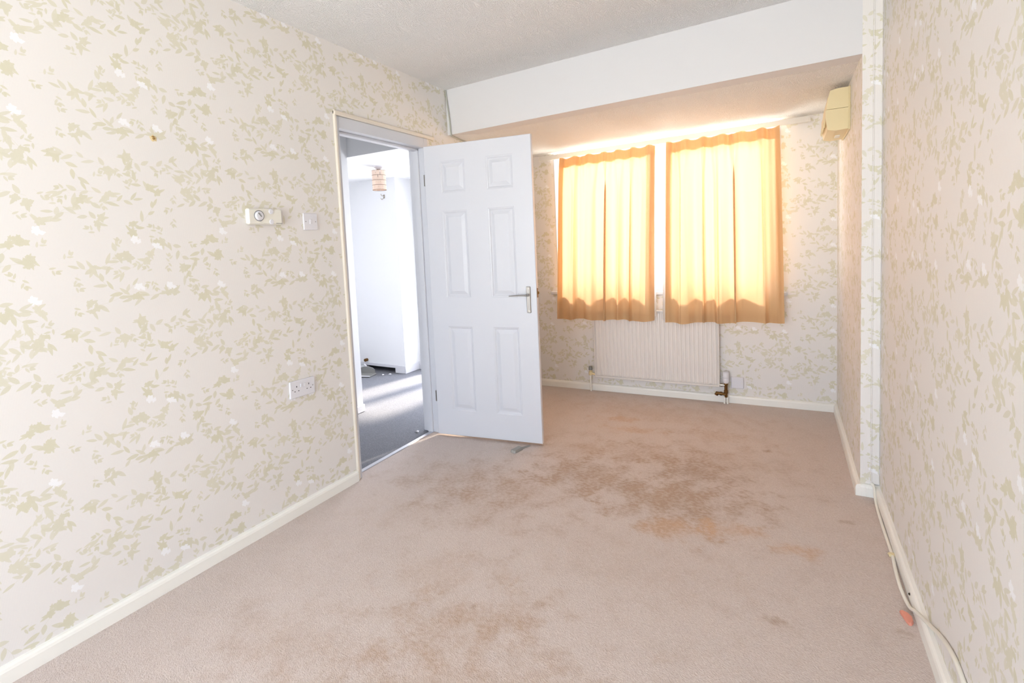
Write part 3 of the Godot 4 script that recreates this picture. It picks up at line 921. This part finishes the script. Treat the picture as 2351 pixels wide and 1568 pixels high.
func build_curtains() -> void:
	var defs := [
		{"tl": 0.466, "tr": 1.268, "bl": 0.394, "br": 1.226, "ytl": 2.030, "ytr": 2.048, "ybl": 0.643, "ybr": 0.645, "folds": 6.5, "ruffles": 13.0, "phase": 0.6, "seed": 3, "inner": 1.0, "label": "left ochre linen curtain, narrower one beside the open door"},
		{"tl": 1.350, "tr": 2.128, "bl": 1.314, "br": 2.152, "ytl": 2.052, "ytr": 2.070, "ybl": 0.632, "ybr": 0.662, "folds": 6.0, "ruffles": 12.0, "phase": 2.3, "seed": 8, "inner": 0.0, "label": "right ochre linen curtain, wider one beside the wall heater"}]
	for cd: Dictionary in defs:
		var root := thing("curtain", cd.label, "curtain", wall_frame, "ochre curtains at the alcove window")
		obj("cloth", curtain_sheet(cd, 0, 1, 0, 1, 0.0, 150, 60), M.cloth, root)
		var hd := obj("heading_tape", curtain_sheet(cd, 0.0, 1.0, 0.004, 0.056, -0.004, 150, 4), M.cloth_double, root)
		hd.set_meta("label", "gathered heading band")
		obj("hem", curtain_sheet(cd, 0.0, 1.0, 0.945, 0.998, -0.004, 150, 4), M.cloth_double, root)
		for e: Vector2 in [Vector2(0.002, 0.045), Vector2(0.955, 0.998)]:
			obj("side_hem", curtain_sheet(cd, e.x, e.y, 0.05, 0.95, -0.004, 10, 40), M.cloth_double, root)
		# the white lining shows along the middle edge
		var ld := cd.duplicate()
		if cd.inner > 0.5:
			ld.tl = cd.tr - 0.06; ld.bl = cd.br - 0.06; ld.tr = cd.tr + 0.004; ld.br = cd.br + 0.014; ld.ytl = cd.ytr; ld.ybl = cd.ybr + 0.05; ld.ybr = cd.ybr + 0.035
		else:
			ld.tr = cd.tl + 0.05; ld.br = cd.bl + 0.05; ld.tl = cd.tl - 0.004; ld.bl = cd.bl - 0.010; ld.ytr = cd.ytl; ld.ybl = cd.ybl + 0.030; ld.ybr = cd.ybl + 0.05
		ld.folds = 0.4
		var li := obj("lining", curtain_sheet(ld, 0, 1, 0.03, 1, -0.020, 12, 40), M.lining, root)
		li.set_meta("label", "white lining edge")
		# hooks into the track
		for k in 9:
			var s := (k + 0.4) / 9.0
			var p := curtain_point(cd, s, 0.02, -0.006)
			var st := new_st()
			tube(st, smooth_path([p, p + Vector3(0, 0.02, -0.006), p + Vector3(0, 0.030, -0.010)], 3), 0.002, 6)
			obj("hook", st, M.plastic_white, root)
	# the track under the ceiling
	var tr := thing("curtain_track", "long white plastic curtain track under the alcove ceiling", "curtain track", wall_frame)
	var st := new_st()
	var a0 := Vector3(0.258, 0, 0.052)
	var a1 := Vector3(2.316, 0, 0.052)
	var lo0 := 2.036
	var lo1 := 2.084
	prism(st, [a0 + Vector3(0, lo0, 0), a1 + Vector3(0, lo1, 0), a1 + Vector3(0, lo1, 0.012), a0 + Vector3(0, lo0, 0.012)],
		[a0 + Vector3(0, lo0 + 0.040, 0), a1 + Vector3(0, lo1 + 0.040, 0), a1 + Vector3(0, lo1 + 0.040, 0.012), a0 + Vector3(0, lo0 + 0.040, 0.012)])
	obj("rail", st, M.track, tr)
	for e: float in [0.0, 1.0]:
		st = new_st()
		var c := a0.lerp(a1, e) + Vector3(0, lerpf(lo0, lo1, e), 0)
		cbox(st, c + Vector3(-0.006, -0.002, -0.002), c + Vector3(0.006, 0.034, 0.015), 0.002)
		obj("end_cap", st, M.track, tr)
	for k in 5:
		st = new_st()
		var e := 0.04 + 0.23 * k
		var c := a0.lerp(a1, e) + Vector3(0, lerpf(lo0, lo1, e) + 0.018, -0.052)
		cbox(st, c + Vector3(-0.008, -0.01, 0.0), c + Vector3(0.008, 0.01, 0.053), 0.002)
		if e < 0.06 or e > 0.94: obj("bracket", st, M.plastic_white, tr)

# ======================================================================= radiator
func build_radiator() -> void:
	var root := thing("radiator", "cream ribbed panel radiator under the curtained window", "radiator", wall_frame)
	var x0 := 0.700
	var x1 := 1.708
	var y0 := 0.128
	var y1 := 0.728
	var st := new_st()
	cbox(st, Vector3(x0, y0, 0.024), Vector3(x1, y1, 0.050), 0.005)
	cbox(st, Vector3(x0, y0, 0.048), Vector3(x1, y0 + 0.014, 0.063), 0.004)
	cbox(st, Vector3(x0, y1 - 0.014, 0.048), Vector3(x1, y1, 0.063), 0.004)
	cbox(st, Vector3(x0, y0, 0.048), Vector3(x0 + 0.012, y1, 0.062), 0.004)
	cbox(st, Vector3(x1 - 0.012, y0, 0.048), Vector3(x1, y1, 0.062), 0.004)
	obj("panel", st, M.radiator, root)
	# pressed ribs
	var ribs := 30
	var pitch := (x1 - x0 - 0.030) / ribs
	var prof := [Vector2(0.0, 0.0), Vector2(0.10, 0.0), Vector2(0.24, 0.0045), Vector2(0.34, 0.006), Vector2(0.66, 0.006), Vector2(0.76, 0.0045), Vector2(0.90, 0.0), Vector2(1.0, 0.0)]
	var rib_mesh: ArrayMesh = null
	for k in ribs:
		if rib_mesh == null:
			st = new_st()
			var ya := y0 + 0.018
			var yb := y1 - 0.018
			for i in prof.size() - 1:
				var p: Vector2 = prof[i]
				var q: Vector2 = prof[i + 1]
				var sh := [0.010 if p.y > 0.001 else 0.0, 0.010 if q.y > 0.001 else 0.0]
				facet(st, Vector3(p.x * pitch, ya + sh[0], 0.053 + p.y), Vector3(q.x * pitch, ya + sh[1], 0.053 + q.y), Vector3(q.x * pitch, yb - sh[1], 0.053 + q.y), Vector3(p.x * pitch, yb - sh[0], 0.053 + p.y), Vector3.BACK)
				if p.y + q.y > 0.001:
					for e: float in [ya, yb]:
						var d := 0.010 if e == ya else -0.010
						facet(st, Vector3(p.x * pitch, e, 0.0528), Vector3(q.x * pitch, e, 0.0528), Vector3(q.x * pitch, e + (d if q.y > 0.001 else 0.0), 0.053 + q.y), Vector3(p.x * pitch, e + (d if p.y > 0.001 else 0.0), 0.053 + p.y), Vector3(0, -d * 100, 1))
			rib_mesh = st.commit()
		var o := MeshInstance3D.new(); o.name = "rib"; o.mesh = rib_mesh; o.material_override = M.radiator
		root.add_child(o, true); o.position.x = x0 + 0.015 + k * pitch
	# thermostatic valve at the right
	st = new_st()
	var vx := 1.752
	lathe(st, [Vector2(0, 0.258), Vector2(0.019, 0.256), Vector2(0.0235, 0.248), Vector2(0.0235, 0.212), Vector2(0.021, 0.209), Vector2(0.0235, 0.206), Vector2(0.0235, 0.180), Vector2(0.019, 0.168), Vector2(0.014, 0.163), Vector2(0, 0.163)], 24, Transform3D(Basis(), Vector3(vx, 0, 0.052)))
	var head := obj("thermostat_head", st, M.plastic_white, root)
	head.set_meta("label", "white valve head")
	st = new_st()
	lathe(st, [Vector2(0, 0.166), Vector2(0.013, 0.166), Vector2(0.015, 0.155), Vector2(0.012, 0.145), Vector2(0.012, 0.110), Vector2(0.015, 0.108), Vector2(0.015, 0.084), Vector2(0.011, 0.080), Vector2(0.011, 0.052), Vector2(0, 0.050)], 16, Transform3D(Basis(), Vector3(vx, 0, 0.052)))
	tube(st, [Vector3(vx - 0.075, 0.080, 0.050), Vector3(vx, 0.074, 0.052)], 0.011, 14)
	lathe(st, [Vector2(0, 0), Vector2(0.015, 0), Vector2(0.015, 0.016), Vector2(0, 0.016)], 8, turned(Vector3.LEFT, Vector3(vx - 0.028, 0.077, 0.051)))
	lathe(st, [Vector2(0, 0), Vector2(0.014, 0), Vector2(0.014, 0.014), Vector2(0, 0.014)], 8, turned(Vector3(-0.5, -1, 0), Vector3(vx - 0.066, 0.076, 0.050)))
	obj("valve_body", st, M.brass, root)
	st = new_st()
	tube(st, [Vector3(x1 - 0.004, 0.146, 0.050), Vector3(vx - 0.006, 0.146, 0.052)], 0.009, 14)
	lathe(st, [Vector2(0, 0), Vector2(0.014, 0), Vector2(0.014, 0.016), Vector2(0, 0.016)], 6, turned(Vector3.RIGHT, Vector3(x1 + 0.004, 0.146, 0.050)))
	obj("union_nut", st, M.chrome, root)
	for x: float in [vx - 0.012, vx + 0.010]:
		st = new_st()
		tube(st, [Vector3(x, 0.0, 0.050), Vector3(x, 0.056, 0.050)], 0.0065, 12)
		obj("pipe", st, M.cream_gloss, root)
	# lockshield at the left
	vx = 0.660
	st = new_st()
	lathe(st, [Vector2(0, 0.222), Vector2(0.012, 0.221), Vector2(0.015, 0.214), Vector2(0.016, 0.190), Vector2(0.012, 0.187), Vector2(0, 0.187)], 18, Transform3D(Basis(), Vector3(vx, 0, 0.050)))
	obj("lockshield_cap", st, M.plastic_grey, root)
	st = new_st()
	lathe(st, [Vector2(0, 0.190), Vector2(0.010, 0.189), Vector2(0.010, 0.176), Vector2(0.016, 0.174), Vector2(0.016, 0.146), Vector2(0.012, 0.142), Vector2(0, 0.142)], 18, Transform3D(Basis(), Vector3(vx, 0, 0.050)))
	tube(st, [Vector3(vx, 0.158, 0.050), Vector3(x0 + 0.004, 0.150, 0.050)], 0.009, 12)
	obj("valve_body", st, M.plastic_yellowed, root)
	st = new_st()
	tube(st, [Vector3(vx, 0.0, 0.050), Vector3(vx, 0.146, 0.050)], 0.0075, 12)
	obj("pipe", st, M.cream_gloss, root)

# ======================================================================= fittings on the walls
func on_left(y: float, z: float) -> Transform3D:    # x to the viewer's right, z out of the left wall
	return Transform3D(Basis(Vector3(0, 0, -1), Vector3.UP, Vector3.RIGHT), Vector3(0, y, z))

func build_fittings() -> void:
	var st: SurfaceTool
	# wall thermostat
	var t := thing("thermostat", "cream oblong room thermostat with a dial on the papered wall", "thermostat", on_left(1.4955, 2.581))
	st = new_st(); cbox(st, Vector3(-0.088, -0.036, 0), Vector3(0.088, 0.038, 0.026), 0.006); obj("case", st, M.plastic_cream, t)
	st = new_st(); lathe(st, [Vector2(0, 0.010), Vector2(0.017, 0.009), Vector2(0.0215, 0.003), Vector2(0.0225, 0)], 32, turned(Vector3.BACK, Vector3(-0.034, 0.004, 0.0258)))
	var dial := obj("dial", st, M.plastic_white, t)
	st = new_st(); cbox(st, Vector3(-0.0025, -0.013, 0), Vector3(0.0025, 0.011, 0.004), 0.001, Transform3D(Basis(Vector3.BACK, 0.7), Vector3(-0.037, 0.009, 0.0345))); obj("pointer", st, M.plastic_grey, dial)
	st = new_st(); lathe(st, [Vector2(0.0215, 0.0), Vector2(0.0245, 0.002), Vector2(0.026, 0.0)], 32, turned(Vector3.BACK, Vector3(-0.034, 0.004, 0.0258))); obj("dial_ring", st, M.plastic_grey, dial)
	for y: float in [0.026, -0.024]:
		st = new_st(); lathe(st, [Vector2(0, 0.0035), Vector2(0.010, 0.003), Vector2(0.0125, 0)], 20, Transform3D(turned(Vector3.BACK, Vector3.ZERO).basis, Vector3(0.028, y * 0.98, 0.0258)))
		obj("button", st, M.plastic_white, t)
	st = new_st(); cbox(st, Vector3(0.052, -0.031, 0.0255), Vector3(0.084, -0.0285, 0.0272), 0.0004); obj("slider", st, M.plastic_grey, t)
	# light switch
	t = thing("light_switch", "square white light switch plate between thermostat and doorway", "light switch", on_left(1.479, 2.316))
	st = new_st(); cbox(st, Vector3(-0.043, -0.043, 0), Vector3(0.043, 0.043, 0.009), 0.003); obj("plate", st, M.plastic_white, t)
	st = new_st(); cbox(st, Vector3(-0.007, -0.013, 0.0085), Vector3(0.007, 0.013, 0.0125), 0.002, Transform3D(Basis(Vector3.RIGHT, 0.08), Vector3.ZERO)); obj("rocker", st, M.plastic_white, t)
	for x: float in [-0.030, 0.030]:
		st = new_st(); lathe(st, [Vector2(0, 0.0004), Vector2(0.0028, 0.0)], 10, turned(Vector3.BACK, Vector3(x, 0, 0.0092))); obj("screw", st, M.plastic_grey, t)
	# double socket, hung askew
	var s := on_left(0.634, 2.438)
	s.basis = s.basis * Basis(Vector3.BACK, deg_to_rad(-1.5))
	t = thing("double_socket", "white twin power socket low on the papered wall by the doorway", "power socket", s)
	st = new_st(); cbox(st, Vector3(-0.074, -0.043, 0), Vector3(0.074, 0.043, 0.011), 0.003); obj("plate", st, M.plastic_white, t)
	for x: float in [-0.036, 0.036]:
		for h: Array in [[x, 0.013, 0.0022, 0.0042], [x - 0.011, -0.010, 0.0034, 0.0019], [x + 0.011, -0.010, 0.0034, 0.0019]]:
			st = new_st(); cbox(st, Vector3(h[0] - h[2], h[1] - h[3], 0.0100), Vector3(h[0] + h[2], h[1] + h[3], 0.0113), 0.0002); obj("pin_hole", st, M.plastic_dark, t)
		var sx := x * 0.28
		st = new_st(); cbox(st, Vector3(sx - 0.0065, 0.006, 0.0105), Vector3(sx + 0.0065, 0.026, 0.0150), 0.002, Transform3D(Basis(Vector3.RIGHT, 0.06), Vector3.ZERO)); obj("switch", st, M.plastic_white, t)
	for x: float in [-0.060, 0.060]:
		st = new_st(); lathe(st, [Vector2(0, 0.0004), Vector2(0.003, 0.0)], 10, turned(Vector3.BACK, Vector3(x, 0.0, 0.0112))); obj("screw", st, M.plastic_grey, t)
	# blank plate on the window wall
	t = thing("blank_plate", "square white blanking plate right of the radiator valve", "socket plate", wall_frame * Transform3D(Basis(), Vector3(1.832, 0.163, 0)))
	st = new_st(); cbox(st, Vector3(-0.044, -0.044, 0), Vector3(0.044, 0.044, 0.020), 0.004); obj("plate", st, M.plastic_white, t)
	for x: float in [-0.030, 0.030]:
		st = new_st(); lathe(st, [Vector2(0, 0.0004), Vector2(0.0028, 0.0)], 10, turned(Vector3.BACK, Vector3(x, 0, 0.0202))); obj("screw_cap", st, M.plastic_cream, t)
	# torn wall plug
	t = thing("wall_plug", "torn brown screw hole patch high on the left papered wall", "wall plug", on_left(1.7915, 3.0215))
	st = new_st()
	var edge := []
	for k in 11:
		var a := TAU * k / 11.0
		var r := 0.0125 * (1.0 + 0.25 * sin(k * 2.7) + 0.15 * cos(k * 5.1))
		edge.append(Vector3(r * 0.75 * cos(a), r * 1.05 * sin(a), 0.0006))
	for k in 11:
		facet(st, Vector3(0, 0, 0.0022), edge[k], edge[(k + 1) % 11], Vector3(0.0001, 0.0001, 0.0022), Vector3.BACK)
		facet(st, edge[k], edge[(k + 1) % 11], edge[(k + 1) % 11] * Vector3(1.1, 1.1, 0), edge[k] * Vector3(1.1, 1.1, 0), edge[k] + Vector3(0, 0, 0.01))
	obj("chipped_plaster", st, M.plaster_chip, t)
	st = new_st(); lathe(st, [Vector2(0.0022, 0.001), Vector2(0.0022, 0.0045), Vector2(0.0042, 0.0045), Vector2(0.0048, 0.001)], 12, turned(Vector3.BACK, Vector3(0.001, -0.001, 0.0)))
	cbox(st, Vector3(-0.006, 0.004, 0.001), Vector3(0.004, 0.0085, 0.0035), 0.0008)
	obj("plug", st, M.plug, t)
	# fan heater high on the alcove wall: local x out of the wall is -x
	t = thing("wall_heater", "yellowed plastic box heater high on the alcove side wall", "heater", Transform3D(Basis(Vector3(0, 0, 1), Vector3.UP, Vector3.LEFT), Vector3(WA, 1.993, 0.495)))
	st = new_st()
	var prof := [Vector2(0.0, -0.112), Vector2(0.060, -0.116), Vector2(0.098, -0.108), Vector2(0.108, -0.040), Vector2(0.108, 0.004)]
	var prof2 := [Vector2(0.0, 0.006), Vector2(0.103, 0.006), Vector2(0.098, 0.060), Vector2(0.086, 0.108), Vector2(0.050, 0.116), Vector2(0.0, 0.116)]
	for half in [prof, prof2]:
		var st2 := new_st()
		var poly: Array = half.duplicate()
		if half == prof: poly.append(Vector2(0.0, 0.004))
		var zs := [-0.185, 0.190]
		var n := poly.size()
		for i in n:
			var a: Vector2 = poly[i]
			var b: Vector2 = poly[(i + 1) % n]
			var mid := Vector2(0.05, -0.05 if half == prof else 0.06)
			var o := (a + b) * 0.5 - mid
			facet(st2, Vector3(zs[0], a.y, a.x + 0.010), Vector3(zs[1], a.y, a.x + 0.010), Vector3(zs[1], b.y, b.x + 0.010), Vector3(zs[0], b.y, b.x + 0.010), Vector3(0, o.y, o.x))
		for e in 2:
			var c := Vector3(zs[e], -0.05 if half == prof else 0.06, 0.055)
			for i in n:
				var a: Vector2 = poly[i]
				var b: Vector2 = poly[(i + 1) % n]
				tri(st2, c, Vector3(zs[e], a.y, a.x + 0.010), Vector3(zs[e], b.y, b.x + 0.010), Vector3(-1 if e == 0 else 1, 0, 0))
		obj("lower_cover" if half == prof else "upper_cover", st2, M.plastic_yellowed, t)
	st = new_st(); cbox(st, Vector3(-0.190, -0.120, 0), Vector3(0.196, 0.120, 0.0105), 0.003); obj("back_plate", st, M.plastic_yellowed, t)
	for k in 8:
		st = new_st(); cbox(st, Vector3(-0.150 + 0.040 * k, -0.095, 0.112), Vector3(-0.130 + 0.040 * k, -0.048, 0.1175), 0.001, Transform3D(Basis(Vector3.RIGHT, -0.08), Vector3.ZERO))
		obj("grille_slat", st, M.plastic_yellowed, t)
	st = new_st(); cbox(st, Vector3(-0.05, -0.1225, 0.035), Vector3(0.02, -0.114, 0.060), 0.002); obj("cord_switch", st, M.plastic_cream, t)
	# flex down the bulkhead corner
	st = new_st()
	tube(st, smooth_path([Vector3(0.006, 2.455, 1.056), Vector3(0.010, 2.40, 1.055), Vector3(0.020, 2.32, 1.056), Vector3(0.030, 2.23, 1.056), Vector3(0.034, 2.15, 1.056), Vector3(0.036, 2.124, 1.048), Vector3(0.026, 2.124, 0.98), Vector3(0.012, 2.122, 0.86), Vector3(0.010, 2.118, 0.62)], 5), 0.0055, 10)
	tag(obj("wall_flex", st, M.cable_grey), "thin grey cable running down the bulkhead corner above the door", "cable")

# ======================================================================= things on the floor
func build_floor_things() -> void:
	var st := new_st()
	# white flex along the right baseboard, climbing the wall near the camera
	var xs := W - 0.0275
	tube(st, smooth_path([Vector3(2.530, 0.070, 1.190), Vector3(2.538, 0.058, 1.206), Vector3(2.537, 0.020, 1.26), Vector3(2.536, 0.006, 1.36), Vector3(2.535, 0.006, 1.55), Vector3(2.536, 0.006, 1.70), Vector3(2.530, 0.006, 1.80), Vector3(2.528, 0.006, 1.92), Vector3(2.535, 0.010, 2.02), Vector3(2.540, 0.042, 2.09), Vector3(2.5555, 0.090, 2.225), Vector3(2.5565, 0.138, 2.34), Vector3(2.5565, 0.162, 2.425), Vector3(2.5565, 0.166, 2.49), Vector3(2.5565, 0.150, 2.58), Vector3(2.556, 0.10, 2.75), Vector3(2.538, 0.064, 2.9), Vector3(2.535, 0.030, 3.05)], 6), 0.0062, 10)
	tag(obj("extension_flex", st, M.cable_white), "white flex running along the right hand baseboard", "cable")
	st = new_st()
	cbox(st, Vector3(2.524, 0.0, 1.690), Vector3(2.545, 0.013, 1.712), 0.003)
	tube(st, [Vector3(2.521, 0.006, 1.695), Vector3(2.528, 0.006, 1.697)], 0.003, 8)
	tag(obj("cable_clip", st, M.plastic_yellowed), "small yellowed cable clip holding the white flex", "cable clip")
	# pink plastic scrap half under the flex
	st = new_st()
	var low := []
	var high := []
	for k in 10:
		var a := TAU * k / 10.0
		var p := Vector3(0.013 * cos(a) + 0.004 * cos(2 * a), 0, 0.034 * sin(a))
		low.append(p); high.append(p * 0.88 + Vector3(0, 0.009 + 0.002 * cos(a), 0))
	prism(st, low, high)
	var pk := obj("plastic_scrap", st, M.pink); pk.position = Vector3(2.518, 0.001, 2.078); pk.rotation.y = 0.25
	tag(pk, "pink plastic scrap on the carpet under the white flex", "plastic scrap")
	# screw left in the baseboard
	st = new_st()
	lathe(st, [Vector2(0, 0.004), Vector2(0.003, 0.0035), Vector2(0.0045, 0)], 12, turned(Vector3.LEFT, Vector3(W - 0.0212, 0.034, 1.985)))
	tag(obj("baseboard_screw", st, M.soot), "dark screw head in the right hand baseboard", "screw")
	# door wedge
	var t := thing("door_wedge", "grey rubber door wedge with a tail on carpet before the door", "door wedge", Transform3D(Basis(Vector3.UP, -0.30), Vector3(0.668, 0.001, 1.372)))
	st = new_st()
	prism(st, [Vector3(-0.022, 0, 0.060), Vector3(-0.010, 0, 0.068), Vector3(0.012, 0, 0.068), Vector3(0.022, 0, 0.060), Vector3(0.018, 0, -0.010), Vector3(-0.018, 0, -0.010)],
		[Vector3(-0.019, 0.015, 0.056), Vector3(-0.009, 0.016, 0.063), Vector3(0.010, 0.016, 0.063), Vector3(0.019, 0.015, 0.056), Vector3(0.015, 0.019, -0.006), Vector3(-0.015, 0.019, -0.006)])
	obj("block", st, M.rubber, t)
	st = new_st()
	prism(st, [Vector3(-0.008, 0, -0.008), Vector3(0.010, 0, -0.008), Vector3(0.014, 0, -0.085), Vector3(0.004, 0, -0.085)],
		[Vector3(-0.006, 0.009, -0.008), Vector3(0.009, 0.009, -0.008), Vector3(0.012, 0.006, -0.083), Vector3(0.006, 0.006, -0.083)])
	obj("tail", st, M.rubber, t)
